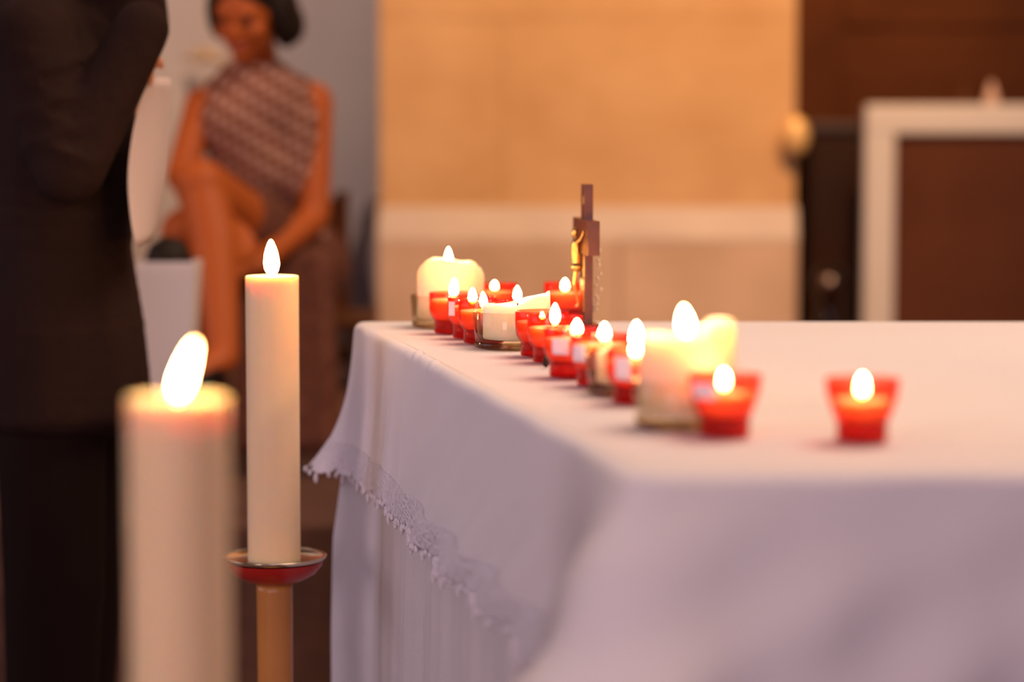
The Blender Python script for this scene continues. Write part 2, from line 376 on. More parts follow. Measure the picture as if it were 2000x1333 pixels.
def cloth_material(name, base, weave, bump, translucency=0.25):
    m = bpy.data.materials.new(name); m.use_nodes = True; nt = m.node_tree; b = nt.nodes['Principled BSDF']
    b.inputs['Base Color'].default_value = (*base, 1); b.inputs['Roughness'].default_value = 0.95
    b.inputs['Specular IOR Level'].default_value = 0.15
    uv = nt.nodes.new('ShaderNodeUVMap'); uv.uv_map = 'UVMap'
    mp = nt.nodes.new('ShaderNodeMapping'); mp.inputs['Scale'].default_value = (weave, weave*0.12, 1)
    nt.links.new(uv.outputs[0], mp.inputs[0])
    n = nt.nodes.new('ShaderNodeTexNoise'); n.inputs['Scale'].default_value = 1; n.inputs['Detail'].default_value = 2
    nt.links.new(mp.outputs[0], n.inputs['Vector'])
    n2 = nt.nodes.new('ShaderNodeTexNoise'); n2.inputs['Scale'].default_value = 16; n2.inputs['Detail'].default_value = 5
    nt.links.new(uv.outputs[0], n2.inputs['Vector'])
    ad = nt.nodes.new('ShaderNodeMath'); ad.operation = 'ADD'; nt.links.new(n.outputs['Fac'], ad.inputs[0])
    m3 = nt.nodes.new('ShaderNodeMath'); m3.operation = 'MULTIPLY'; m3.inputs[1].default_value = 3.0
    nt.links.new(n2.outputs['Fac'], m3.inputs[0]); nt.links.new(m3.outputs[0], ad.inputs[1])
    bp = nt.nodes.new('ShaderNodeBump'); bp.inputs['Strength'].default_value = bump; bp.inputs['Distance'].default_value = 0.0015
    nt.links.new(ad.outputs[0], bp.inputs['Height']); nt.links.new(bp.outputs[0], b.inputs['Normal'])
    tl = nt.nodes.new('ShaderNodeBsdfTranslucent'); tl.inputs[0].default_value = (*base, 1)
    mx = nt.nodes.new('ShaderNodeMixShader'); mx.inputs[0].default_value = translucency
    nt.links.new(b.outputs[0], mx.inputs[1]); nt.links.new(tl.outputs[0], mx.inputs[2])
    nt.links.new(mx.outputs[0], nt.nodes['Material Output'].inputs[0])
    return m
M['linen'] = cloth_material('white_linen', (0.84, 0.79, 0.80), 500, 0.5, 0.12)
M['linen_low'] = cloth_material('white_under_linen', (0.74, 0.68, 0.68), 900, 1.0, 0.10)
M['lace'] = None
def lace_material():
    m = cloth_material('white_lace', (0.88, 0.82, 0.86), 500, 0.4, 0.2); nt = m.node_tree; b = nt.nodes['Principled BSDF']
    uv = [n for n in nt.nodes if n.type == 'UVMAP'][0]
    v = nt.nodes.new('ShaderNodeTexVoronoi'); v.inputs['Scale'].default_value = 170
    nt.links.new(uv.outputs[0], v.inputs['Vector'])
    bp = nt.nodes.new('ShaderNodeBump'); bp.inputs['Strength'].default_value = 1.0; bp.inputs['Distance'].default_value = 0.004
    nt.links.new(v.outputs['Distance'], bp.inputs['Height']); nt.links.new(bp.outputs[0], b.inputs['Normal'])
    return m
M['lace'] = lace_material()

# perimeter of the cloth: back edge -> back-left corner -> left side -> front-left corner -> front edge
def perimeter(rc, step):
    """list of (point, outward normal, s, corner weight)"""
    out = []; s = 0
    seq = [(BR, BL), (BL, FL), (FL, FR)]
    dirs = [(b-a).normalized() for a, b in seq]
    nors = [Vector((d.y, -d.x, 0)) for d in dirs]
    cen = sum(cor, Vector())/4
    nors = [n if (seq[i][0]-cen).dot(n) > 0 else -n for i, n in enumerate(nors)]
    for i, (a, b) in enumerate(seq):
        Ls = (b-a).length; a2 = a+dirs[i]*(0 if i == 0 else rc); b2 = b-dirs[i]*(0 if i == 2 else rc)
        n = max(2, int((b2-a2).length/step))
        if i == 0: n = max(2, int(n/3))
        if i == 2: n = max(2, int(n/1.5))
        for k in range(n+1):
            p = a2.lerp(b2, k/n); out.append([p, nors[i].copy(), i])
        if i < 2:
            # rounded corner
            m = 14; n0, n1 = nors[i], nors[i+1]
            for k in range(1, m):
                t = k/m; ang = n0.angle(n1)
                nn = n0.slerp(n1, t) if ang > 1e-3 else n0
                # blend along arc (quadratic Bezier through the corner)
                pa, pc = b2, b+dirs[i+1]*rc
                q = pa.lerp(b, t).lerp(b.lerp(pc, t), t)
                out.append([q, nn.normalized(), 10+i])
    res = []; s = 0; prev = None
    for p, n, i in out:
        if prev is not None: s += (p-prev).length
        res.append((p, n, s, i)); prev = p
    return res
def gauss(x, s): return math.exp(-x*x/(2*s*s))
PER = perimeter(0.030, 0.0045)
S_BL = [q[2] for q in PER if q[3] == 10][6]; S_FL = [q[2] for q in PER if q[3] == 11][6]
DROP = 0.245
def pt_top_cloth(p, n, s, t):
    """t: distance along the cloth from the edge; returns the hanging point"""
    r = 0.014; u = s-S_BL; v = s-S_FL
    # roll over the edge
    if t < r*PI/2:
        a = t/r; off = r*math.sin(a)-r; dz = r*math.cos(a)-r
    else: off = 0.0; dz = -(r+(t-r*PI/2))
    h = -dz; hh = max(0, h)/DROP
    f = 0.004+0.010*hh
    left = 0 <= u and v <= 0
    # broad diagonal folds, pulled back towards the far corner as they fall
    k = s+2.0*h
    if u > 0: f += (0.0185*hh**0.8)*(0.5+0.5*math.sin(2*PI*k/0.245+0.6))*(1 if left else 0.7)*min(1, max(0, (u-0.40)/0.4))
    # narrow pleats near the far corner
    w1 = max(0, 1-abs(u-0.30)/0.42)
    f += 0.0022*min(1, hh*1.5)*w1*(math.sin(2*PI*(s+0.55*h)/0.115)+0.35*math.sin(2*PI*(s+0.3*h)/0.05+1.0))
    f += 0.004*hh*noise.noise(Vector((s*7, h*5, 3.1)))
    # flared corners
    f += 0.062*(hh**3.6)*gauss(u-0.01, 0.06)+0.012*hh*gauss(u+0.0, 0.04)
    f += 0.105*(hh**1.15)*gauss(v, 0.10)
    # front edge folds
    if v > 0: f += 0.010*hh*(1+math.sin(2*PI*(s-0.25*h)/0.31+2.0)) + 0.006*hh*math.sin(2*PI*(s+0.2*h)/0.13)
    # lift: small ruck of embroidery along the edge
    edge = gauss(h-0.004, 0.006)*gauss(u-0.62, 0.10)
    lift = 0.011*edge*max(0, noise.noise(Vector((s*60, 0, 7)))) + 0.0022*edge*noise.noise(Vector((s*210, 1, 2)))
    q = p+n*(off+f); q = Vector((q.x, q.y, TOP+0.001+dz+lift+0.006*hh*noise.noise(Vector((s*14, 0.5, 1)))))
    return q
def top_h(x, y):
    return TOP
bm = bmesh.new(); uvl = bm.loops.layers.uv.new('UVMap')
rows = []; NT = 46; uvd = {}
for (p, n, s, i) in PER:
    row = []
    for j in range(NT+1):
        t = (DROP-0.02)*(j/NT)**1.35
        v = bm.verts.new(pt_top_cloth(p, n, s, t)); uvd[v] = (s, t); row.append(v)
    rows.append(row)
for a, b in zip(rows, rows[1:]):
    for j in range(NT): bm.faces.new((a[j], a[j+1], b[j+1], b[j]))
# the flat top: inset rings towards an inner line
inner = []
def inner_pt(p, f):
    # shrink towards the spine of the table
    sy = (BL.y+FL.y)/2; cx = BL.x+0.9
    tx = max(p.x, cx)
    return Vector((p.x+(tx-p.x)*f, p.y+(sy-p.y)*f, 0))
prev = [r[0] for r in rows]
for f in [0.006, 0.02, 0.05, 0.09, 0.14, 0.2, 0.27, 0.35, 0.44, 0.54, 0.65, 0.77, 0.9, 1.0]:
    ring = []
    for (p, n, s, i), row in zip(PER, rows):
        q = inner_pt(row[0].co, f); v = bm.verts.new((q.x, q.y, top_h(q.x, q.y)+0.001)); uvd[v] = (q.x, q.y+10); ring.append(v)
    for k in range(len(ring)-1): bm.faces.new((prev[k], prev[k+1], ring[k+1], ring[k]))
    prev = ring
for f_ in bm.faces:
    for l in f_.loops: l[uvl].uv = uvd[l.vert]
cloth = link('tablecloth', bm, M['linen'])
tag(cloth, 'white linen tablecloth with a lace hem covering the altar top', 'tablecloth')
s = cloth.modifiers.new('thick', 'SOLIDIFY'); s.thickness = 0.0008; s.offset = -1; s.use_rim = False
# lace hem
bm = bmesh.new(); uvl = bm.loops.layers.uv.new('UVMap'); uvd = {}; rows = []
PERL = perimeter(0.030, 0.0026)
LPER = 0.052
def lace_edge(s):
    q = (s/LPER) % 1.0; c = abs(q-0.5)*2
    q2 = (s/(LPER/3)) % 1.0; c2 = abs(q2-0.5)*2
    return 0.004+math.sqrt(max(0, 1-c*c))*0.011+math.sqrt(max(0, 1-c2*c2))*0.0035   # scallops with small teeth
NL = 12
for (p, n, s, i) in PERL:
    if i == 0 and s < S_BL-0.6: continue
    row = []; ext = lace_edge(s)
    for j in range(NL+1):
        t = (DROP-0.045)+(0.0315+ext)*(j/NL)
        q = pt_top_cloth(p, n, s, t)+n*(0.0003+0.0016*min(1, j/4)+0.0008*math.sin(s*2*PI/0.011)*math.sin(t*2*PI/0.009)*min(1, j/3))
        v = bm.verts.new(q); uvd[v] = (s, t); row.append(v)
    rows.append(row)
for a, b in zip(rows, rows[1:]):
    for j in range(NL): bm.faces.new((a[j], a[j+1], b[j+1], b[j]))
# little hanging drops at every scallop
last = -1
for (p, n, s, i) in PERL:
    if i == 0 and s < S_BL-0.6: continue
    for ph, ln in ((0.5, 0.0085), (0.86, 0.0045), (0.14, 0.0045)):
        if abs((s/LPER) % 1.0-ph) < 0.5*0.0026/LPER:
            q = pt_top_cloth(p, n, s, DROP-0.0135+lace_edge(s)+ln*0.75)+n*0.002
            tilt = Matrix.Rotation(0.3*noise.noise(Vector((s*80, 0, 0))), 3, 'X')
            for v in ellipsoid(bm, q, (0.0028, 0.0042, ln), tilt, 10): uvd[v] = (s, v.co.z)
for f_ in bm.faces:
    for l in f_.loops: l[uvl].uv = uvd[l.vert]
lace = link('lace_hem', bm, M['lace'], cloth); s = lace.modifiers.new('thick', 'SOLIDIFY'); s.thickness = 0.0006; s.offset = 1
# the longer undercloth reaching to the floor
def pt_low(p, n, s, t):
    u = s-S_BL; h = t
    f = 0.001+0.012*min(1, h/0.5)
    f += 0.004*min(1, h/0.2)*(math.sin(2*PI*s/0.23+0.5*h)+0.25*math.sin(2*PI*s/0.071))
    f += 0.042*min(1, h/0.35)*gauss(u, 0.085)
    f += 0.02*min(1, h/0.5)*gauss(s-S_FL, 0.06)
    q = p+n*(f-0.012); return Vector((q.x, q.y, TOP-0.004-h))
bm = bmesh.new(); uvl = bm.loops.layers.uv.new('UVMap'); uvd = {}; rows = []
for (p, n, s, i) in perimeter(0.030, 0.008):
    row = []
    for j in range(41):
        t = 0.925*(j/40); v = bm.verts.new(pt_low(p, n, s, t)); uvd[v] = (s, t); row.append(v)
    rows.append(row)
for a, b in zip(rows, rows[1:]):
    for j in range(40): bm.faces.new((a[j], a[j+1], b[j+1], b[j]))
for f_ in bm.faces:
    for l in f_.loops: l[uvl].uv = uvd[l.vert]
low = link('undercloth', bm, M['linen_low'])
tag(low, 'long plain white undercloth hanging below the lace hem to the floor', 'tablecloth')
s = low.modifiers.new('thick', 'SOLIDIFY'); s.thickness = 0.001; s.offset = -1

# ------------------------------------------------------------------ flames and candles
def flame_mesh(h, w, lean=(0, 0)):
    pr = [(0, 0), (.30, .03), (.60, .12), (.88, .24), (1.0, .38), (.93, .52), (.80, .67), (.60, .80), (.38, .91), (.18, .975), (0, 1.0)]
    bm = lathe([(r*w/2, z*h) for r, z in pr], 20)
    for v in bm.verts:
        k = (v.co.z/h)
        v.co.x += lean[0]*h*k**1.3; v.co.y += lean[1]*h*k**1.3
    return bm
def wick_and_flame(root, z, fh, fw, lean=(0, 0), xy=(0, 0)):
    wk = tube([(xy[0], xy[1], z-0.004), (xy[0]+0.0005, xy[1], z+0.003), (xy[0]+0.0015+lean[0]*0.004, xy[1], z+0.008)], 0.0010, 8)
    link('wick', wk, M['wick'], root)
    link('flame', flame_mesh(fh, fw, lean), M['flame'], root, loc=(xy[0], xy[1], z+0.004))

def cup_prof_a(k=1.0): # straight sided bowl on a broad foot
    o = [(0, 0), (.0285, 0), (.0295, .001), (.0295, .0175), (.0300, .019), (.0325, .0225), (.0352, .0275), (.0367, .034), (.0371, .045), (.0371, .0600), (.0368, .0610)]
    i = [(.0358, .0610), (.0355, .0600), (.0355, .045), (.0350, .035), (.0335, .029), (.031, .0245), (.0280, .0205), (.0270, .0195), (0, .019)]
    return [(r*k, z) for r, z in o+i]
def cup_prof_b():      # flaring bowl on a smaller foot
    o = [(0, 0), (.0245, 0), (.0252, .001), (.0250, .0170), (.0262, .020), (.0290, .027), (.0325, .036), (.0352, .046), (.0366, .0600), (.0363, .0610)]
    i = [(.0352, .0610), (.0350, .0600), (.0338, .046), (.0312, .037), (.0276, .028), (.0248, .0215), (.0235, .0195), (0, .019)]
    return o+i
def wax_prof(prof, lvl):
    # fill the inside of the cup up to lvl
    inner = prof[prof.index(max(prof, key=lambda q: q[1])):]
    side = sorted([(r, z) for r, z in prof[len(prof)-9 if len(prof) > 18 else len(prof)-8:] if z <= lvl and r > 0], key=lambda q: q[1])
    pts = [(0, .0193)]+[(r-0.0003, max(z, .0193)) for r, z in side]
    rl = pts[-1][0]
    pts += [(rl, lvl), (rl-0.0015, lvl+0.0008), (rl-0.004, lvl-0.0010), (rl*0.45, lvl-0.0022), (0, lvl-0.0026)]
    return pts
VG = 'votive candles along the altar edge'
def votive(cx, fy, kind, lvl, fh, fw, label, paper=None, flx=0.0, lean=(0, 0), lit=True):
    prof = cup_prof_a() if kind == 'a' else cup_prof_b()
    r = 0.0295 if kind == 'a' else 0.025
    p = base_point(cx, fy, r)
    t = thing('votive_candle', label, 'votive candle', (p.x, p.y, TOP+0.0035), 0, VG)
    link('glass_cup', lathe(prof, 56), M['glass_red'], t)
    rf_ = r-0.0006
    fo = link('foot', lathe([(0, .0008), (rf_-.001, .0008), (rf_, .002), (rf_-.0003, .0172), (rf_-.0025, .0182), (0, .0184)], 48), M['glass_foot'], t); fo['label'] = 'darker solid red foot'
    link('wax', lathe(wax_prof(prof, lvl), 48), M['wax_votive'], t)
    wick_and_flame(t, lvl-0.002, fh, fw, lean, (flx, 0))
    if paper:
        ang, z0, z1, half = paper
        bm = bmesh.new(); cols = []
        rr = 0.0377
        for k in range(9):
            th = -PI/2+math.radians(ang)+half*(k/8*2-1)
            col = []
            for j in range(5):
                z = z0+(z1-z0)*j/4
                if kind == 'b': rr = 0.0006+(0.0325+(0.0366-0.0325)*min(1, max(0, (z-.036)/.024)) + 0.0012*gauss(z-.047, .007))
                else: rr = 0.0377 - 0.0045*max(0, (0.034-z)/0.011)**1.3
                col.append(bm.verts.new((rr*math.cos(th), rr*math.sin(th), z)))
            cols.append(col)
        for a, b in zip(cols, cols[1:]):
            for j in range(4): bm.faces.new((a[j], b[j], b[j+1], a[j+1]))
        o = link('paper_label', bm, M['paper_label'], t); o['label'] = 'pinkish white paper label'
        s = o.modifiers.new('thick', 'SOLIDIFY'); s.thickness = 0.0002; s.offset = -1
    return t
votive(886, 657, 'a', .050, .031, .0135, 'red votive candle nearest the tall cream pillar candle', lean=(0.05, 0))
votive(923, 667, 'a', .046, .026, .0135, 'red votive candle with pink paper label left of the low glass holder', (-56, .0335, .0545, .22))
votive(945, 677, 'a', .046, .026, .012, 'red votive candle touching the left side of the low glass holder', lean=(-.05, 0))
votive(966, 634, 'a', .047, .016, .0125, 'red votive candle far back, behind the low ivory pillar candle')
votive(1107, 632, 'a', .044, .021, .0135, 'red votive candle far back, just left of the wooden crucifix', flx=-.003)
votive(1059, 703, 'a', .046, .012, .0085, 'red votive candle touching the right side of the low glass holder')
votive(1084, 715, 'a', .045, .031, .0145, 'red votive candle in front of the crucifix with a tall flame and no label')
votive(1119, 745, 'a', .047, .023, .0145, 'red votive candle with square pink label right under the crucifix foot', (-27, .0290, .0500, .32), flx=.005)
votive(1174, 762, 'a', .049, .024, .0145, 'red votive candle with pink label left of the short candle in glass', (-50, .0290, .0500, .30), flx=.004)
votive(1247, 797, 'a', .047, .022, .0145, 'red votive candle with pink label at the left foot of the large blurred pillar candle', (-32, .0270, .0540, .28), flx=-.003)
votive(1415, 863, 'b', .043, .021, .0110, 'red votive candle in front of the large blurred pillar candle', (-44, .0385, .0555, .42), flx=-.001)
votive(1683, 873, 'b', .040, .023, .0120, 'lone red votive candle on the bare cloth at the right')

# clear holders and pillar candles
def holder(cx, fy, R, H, label):
    p = base_point(cx, fy, R*0.95)
    o = thing('glass_holder', label, 'candle holder', (p.x, p.y, TOP+0.003), 0, 'clear glass candle holders')
    out = [(0, 0), (R*.90, 0), (R*.93, .0015), (R*.94, .006), (R*.955, .012), (R*.97, H*.4), (R, H-.001), (R-.001, H)]
    inn = [(R-.003, H), (R-.0035, H-.001), (R*.97-.004, H*.4), (R*.94-.004, .016), (R*.90-.004, .0115), (0, .011)]
    link('bowl', lathe(out+inn, 72), M['glass_clear'], o)
    link('base_ring', lathe([(R*.70, -.0005), (R*.90, -.0010), (R*.955, .001), (R*.965, .004), (R*.955, .009), (R*.93, .0095)], 72),
         glass_mat('thick_base_glass', (0.90, 0.80, 0.62), 0.0, gloss=1.0, edge=(0.55, 0.42, 0.26)), o)
    return p
def pillar_candle(p, R, rim, pool, mtl, label, fh, fw, lean=(0, 0), xy=(0, 0), round_=0.006, z0=0.0115):
    """rim(theta)->height of the rim; pool: height of the melted pool; theta 0 = right, -PI/2 = towards the camera"""
    t = thing('pillar_candle', label, 'pillar candle', (p.x, p.y, TOP+0.0035), 0, 'pillar candles on the altar')
    wall = 0.007
    def hf(th, i, r, z):
        hr = rim(th)
        if i == 0: return (r, z0)
        if i in (1, 2): return (r, z0+(0.001 if i == 2 else 0))
        wob = 1+0.006*noise.noise(Vector((math.cos(th)*2, math.sin(th)*2, i*0.3)))
        if i == 3: return (R*wob, z0+(hr-z0)*0.35)
        if i == 4: return (R*wob, z0+(hr-z0)*0.70)
        if i == 5: return (R*wob, hr-round_)
        if i == 6: return (R*wob-round_*0.3, hr-round_*0.3)
        if i == 7: return (R*wob-round_, hr)
        if i == 8: return (R-round_-wall*0.5, hr-0.002)
        if i == 9: return (R-round_-wall, max(pool, hr-0.010))
        if i == 10: return (R-round_-wall-0.006, pool+0.001)
        if i == 11: return (R*0.4, pool)
        return (0, pool-0.001)
    link('wax', lathe([(0, 0), (R*.97, 0), (R, 0), (R, 0), (R, 0), (R, 0), (R, 0), (R, 0), (R, 0), (R, 0), (R, 0), (R*.4, 0), (0, 0)], 96, hfun=hf), mtl, t)
    wick_and_flame(t, pool, fh, fw, lean, xy)
    return t
def sm(a, b, x): x = max(0, min(1, (x-a)/(b-a))); return x*x*(3-2*x)
def angd(a, b): return abs((a-b+PI) % (2*PI)-PI)
pA = holder(880, 647, .0630, .050, 'clear glass holder around the tall cream pillar candle at the far end')
def rimA(t):
    c = math.cos(t)
    h = 0.1055-0.003*sm(-0.1, 0.5, c)+0.0015*math.sin(3*t+1)
    h -= 0.008*sm(0.80, 0.93, c); h -= 0.007*sm(0.75, 1.0, -c)
    return h
pillar_candle(pA, .0525, rimA, .082, M['wax_cream'], 'glowing cream pillar candle with softened rim at the far end of the altar', .038, .014, xy=(-.003, 0), round_=0.014)
pB = holder(1009, 689, .0625, .0510, 'clear glass holder in sharp focus around the low ivory candle')
def rimB(t):
    c = math.cos(t)
    h = 0.0600+0.010*sm(-0.2, 0.85, c)+0.004*sm(-0.3, 0.5, c)+0.0012*math.sin(5*t)
    h += 0.006*max(0, 1-angd(t, 0.0)/0.12)
    return h
pillar_candle(pB, .0480, rimB, .0580, M['wax_white'], 'low ivory pillar candle with a slanted rim rising to a tip on its right', .026, .0145, xy=(0.001, 0), round_=0.0022)
pC = holder(1246, 783, .0620, .0500, 'clear glass holder around the short candle behind the labelled votive')
pillar_candle(pC, .0490, lambda t: .0500+.002*math.sin(2*t), .0465, M['wax_cream'], 'short cream pillar candle just left of the large blurred one', .033, .0165, xy=(-.002, 0), round_=0.004)
pD = holder(1342, 849, .0560, .0480, 'clear glass holder around the large blurred pillar candle')
def rimD(t):
    return 0.0940+0.0150*sm(0.25, 0.55, math.cos(t))+0.002*math.sin(3*t)
pillar_candle(pD, .0500, rimD, .086, M['wax_cream'], 'large cream pillar candle out of focus nearest the camera', .034, .017, lean=(-.10, 0), xy=(-.001, 0), round_=0.005)
# small dark scrap on the cloth
p = on(1066, 722)
bm = bmesh.new(); ellipsoid(bm, (0, 0, .007), (.0045, .006, .0075), seg=12)
for v in bm.verts: v.co += v.normal*0.001*noise.noise(v.co*300)
o = link('cork_stub', bm, M['wick'], loc=(p.x, p.y, TOP+.0028)); tag(o, 'tiny dark stub lying between the red votives in front of the crucifix', 'scrap')

# ------------------------------------------------------------------ crucifix
Yc = 3.72
cp = on(1146, 650); cp = Vector((at(1146, 600, Yc).x, Yc, TOP))
cr = thing('crucifix', 'small wooden standing crucifix with brass figure seen almost edge-on', 'crucifix', (cp.x, cp.y, TOP+.0035), math.radians(5.0))
# local axes: y = width of the cross (away from the camera), -x = the front carrying the figure
M['cross_wood'] = mat('red_brown_wood', (0.20, 0.050, 0.022), 0.25, spec=.7, col2=(0.11, 0.028, 0.014), scale=20)
zt = at(1142, 360, Yc).z-TOP-.0035; zb1 = at(1142, 428, Yc).z-TOP-.0035; zb0 = zb1-.052
link('upright', bx((-.0065, -.024, .010), (.0065, .024, zt), .001), M['cross_wood'], cr, smooth=False)
link('crossbar', bx((-.0105, -.10, zb0), (.0075, .10, zb1), .001), M['cross_wood'], cr, smooth=False)
link('foot', bx((-.020, -.034, 0), (.018, .034, .010), .002), M['cross_wood'], cr, smooth=False)
bm = bmesh.new(); X = -.0165; hz = zb1-.012
capsule(bm, (X, 0, hz-.026), (X, 0, hz-.060), .0075, .006)      # torso
ellipsoid(bm, (X-.002, .003, hz-.008), (.0055, .005, .007), seg=12)
capsule(bm, (X, 0, hz-.018), (X, 0, hz-.026), .003, .007)
for sg in (-1, 1):
    capsule(bm, (X, sg*.006, hz-.024), (X+.003, sg*.030, hz-.018), .0032, .0026)
    capsule(bm, (X+.003, sg*.030, hz-.018), (X+.004, sg*.056, hz-.008), .0026, .0020)
    ellipsoid(bm, (X+.004, sg*.060, hz-.006), (.002, .004, .003), seg=10)
    capsule(bm, (X, sg*.003, hz-.062), (X-.003, sg*.003, hz-.090), .0042, .0032)
    capsule(bm, (X-.003, sg*.003, hz-.090), (X+.003, sg*.001, hz-.118), .0030, .0022)
    ellipsoid(bm, (X+.001, sg*.001, hz-.122), (.004, .002, .003), seg=10)
ellipsoid(bm, (X, 0, hz-.062), (.0085, .009, .008), seg=14)
fused('figure', bm, M['brass'], cr, .0012, 3)
link('title_plate', bx((-.0080, -.012, zt-.030), (-.0064, .012, zt-.018), .0005), M['brass'], cr, smooth=False)
# gilt strips on the face catching the candle light
link('inlay', bx((-.0078, -.021, .030), (-.0064, .021, zb0-.002), .0004), M['brass'], cr, smooth=False)
# a thin beaded cord hanging behind
pts = []
for k in range(60):
    a = k/59; z = zb0+.015-.105*math.sin(a*PI)
    pts.append((.0150+.004*math.sin(a*9)+.0035*math.sin(a*31), -.010+.020*a, z))
bmc = tube(pts, .0006, 6)
for k in range(2, 58, 4): ellipsoid(bmc, pts[k], (.0028,)*3, seg=8)
cd = link('bead_cord', bmc, mat('pale_beads', (0.75, 0.60, 0.40), 0.3), cr); cd['label'] = 'thin pale beaded cord hanging behind the crucifix'

# ------------------------------------------------------------------ tall candlesticks
def candlestick(px, ytop, ybot, Y, R, lab1, lab2, fh, fw, lean, cx=None):
    top = at(px, ytop, Y); bot = at(px, ybot, Y)
    x = top.x; zb = bot.z; zt = top.z; H = zt-zb
    cs = thing('candlestick', lab1, 'candlestick', (x, Y, 0), 0, 'floor candlesticks left of the altar')
    link('drip_plate', lathe([(0, zb-.004), (.030, zb-.004), (.055, zb-.003), (.074, zb+.001), (.079, zb+.0042), (.0795, zb+.0030), (.077, zb-.001), (.070, zb-.0045), (.055, zb-.0065), (0, zb-.0065)], 72), M['silver'], cs)
    o = link('plate_underside', lathe([(.074, zb-.0042), (.072, zb-.012), (.062, zb-.024), (.044, zb-.034), (.026, zb-.039), (0, zb-.040), (0, zb-.0066), (.069, zb-.0047)], 64), M['red_enamel'], cs)
    o['label'] = 'dark red underside of the plate'
    link('stem', lathe([(0, .05), (.034, .05), (.031, .07), (.0265, .10), (.0265, .30), (.0275, zb-.05), (.0275, zb-.0385), (0, zb-.0385)], 48), M['stem'], cs)
    link('foot', lathe([(0, 0), (.13, 0), (.132, .010), (.12, .022), (.07, .032), (.042, .045), (.034, .055), (0, .055)], 64), M['brass'], cs)
    cd = thing('altar_candle', lab2, 'candle', (x, Y, zb-.0035), 0, 'tall altar candles')
    def hf(t, i, r, z):
        w = 1+.006*noise.noise(Vector((math.cos(t)*1.5, math.sin(t)*1.5, z*6)))
        return (r*w, z)
    pr = [(0, 0), (R*.99, 0), (R, .002)]+[(R*(1.0-.00*k), .002+(H-.01)*k/12) for k in range(1, 12)]+[(R, H-.006), (R*1.005, H-.002), (R*.985, H), (R*.93, H+.0005), (R*.86, H-.002), (R*.5, H-.006), (0, H-.008)]
    link('wax', lathe(pr, 72, hfun=hf), M['wax_taper'], cd)
    wick_and_flame(cd, H-.007, fh, fw, lean)
    return cs
candlestick(531, 535, 1090, 3.63, .0400, 'candlestick with shiny red-bottomed plate beside the altar cloth corner',
            'tall cream candle in focus beside the altar cloth corner', .058, .023, (-.02, 0))
candlestick(347, 768, 1838, 1.90, .0400, 'nearest candlestick, its plate hidden below the foreground candle',
            'thick cream candle in the blurred foreground at the left', .046, .0115, (.30, 0))

# ------------------------------------------------------------------ people
M['skin'] = mat('tanned_skin', (0.50, 0.115, 0.022), 0.5, spec=.25, sss=0.15, srad=(.01, .004, .002))
M['skin_light'] = mat('fair_skin', (0.62, 0.28, 0.17), 0.5, sss=0.15, srad=(.01, .004, .002))
M['hair'] = mat('dark_hair', (0.018, 0.010, 0.006), 0.6, spec=.2)
M['jacket'] = mat('charcoal_suit', (0.020, 0.0095, 0.0075), 0.95, spec=.08, col2=(0.027, 0.013, 0.010), scale=6, sheen=0.0, bump=0.3, bscale=60)
M['trousers'] = mat('black_trousers', (0.011, 0.005, 0.004), 0.9, spec=.08)
M['shoe'] = mat('black_leather', (0.012, 0.010, 0.010), 0.3)
M['eye'] = mat('dark_eye', (0.02, 0.012, 0.01), 0.2)
M['lips'] = mat('lips', (0.42, 0.09, 0.06), 0.5)
def hand(bm, w, d, palm_n, side, curl=0.5, L=0.18):
    """w wrist, d pointing direction, palm_n palm normal, side thumb direction"""
    d = Vector(d).normalized(); n = Vector(palm_n); n = (n-d*n.dot(d)).normalized(); s = d.cross(n); 
    if s.dot(Vector(side)) < 0: s = -s
    w = Vector(w); k = L/0.18
    for q in (-.028, -.010, .010, .028):
        capsule(bm, w+d*.015*k+s*q*.6*k, w+d*.085*k+s*q*k, .013*k, .0125*k)
    for i, (q, ln) in enumerate(((.030, .070), (.011, .080), (-.009, .074), (-.028, .058))):
        p = w+d*.090*k+s*q*k; a = 0.25+curl*0.25*i/3; dirc = d
        for j, fr in enumerate((.42, .33, .25)):
            ang = curl*(0.45+0.55*j); dd = (d*math.cos(ang)+n*math.sin(ang)).normalized()
            p2 = p+dd*ln*fr*k; capsule(bm, p, p2, .0088*k-.0006*j, .0082*k-.0006*j); p = p2
    p = w+d*.030*k+s*.030*k; dd = (d*.75+s*.75+n*.3).normalized(); p2 = p+dd*.035*k; capsule(bm, p, p2, .0125*k, .0105*k)
    dd = (d*.95+s*.25+n*.45).normalized(); capsule(bm, p2, p2+dd*.032*k, .0100*k, .0085*k)
def head(bm, c, f, up, k=1.0):
    """head blobs; f facing direction"""
    f = Vector(f).normalized(); up = Vector(up).normalized(); s = f.cross(up).normalized(); up = s.cross(f)
    R = Matrix((s, f, up)).transposed(); c = Vector(c)
    P = lambda a, b, z: c+s*a*k+f*b*k+up*z*k
    ellipsoid(bm, P(0, -.010, .020), (.075*k, .095*k, .092*k), R)
    ellipsoid(bm, P(0, .018, -.040), (.058*k, .068*k, .068*k), R)
    ellipsoid(bm, P(0, .062, -.088), (.026*k, .022*k, .020*k), R)       # chin
    ellipsoid(bm, P(0, .092, -.022), (.011*k, .018*k, .024*k), R)       # nose
    ellipsoid(bm, P(0, .100, -.036), (.015*k, .013*k, .010*k), R)
    ellipsoid(bm, P(0, .076, .016), (.052*k, .014*k, .009*k), R)        # brow
    for sg in (-1, 1):
        ellipsoid(bm, P(sg*.040, .058, -.030), (.022*k, .020*k, .020*k), R)   # cheek
        ellipsoid(bm, P(sg*.076, -.005, -.012), (.010*k, .020*k, .032*k), R)  # ear
    return P, R
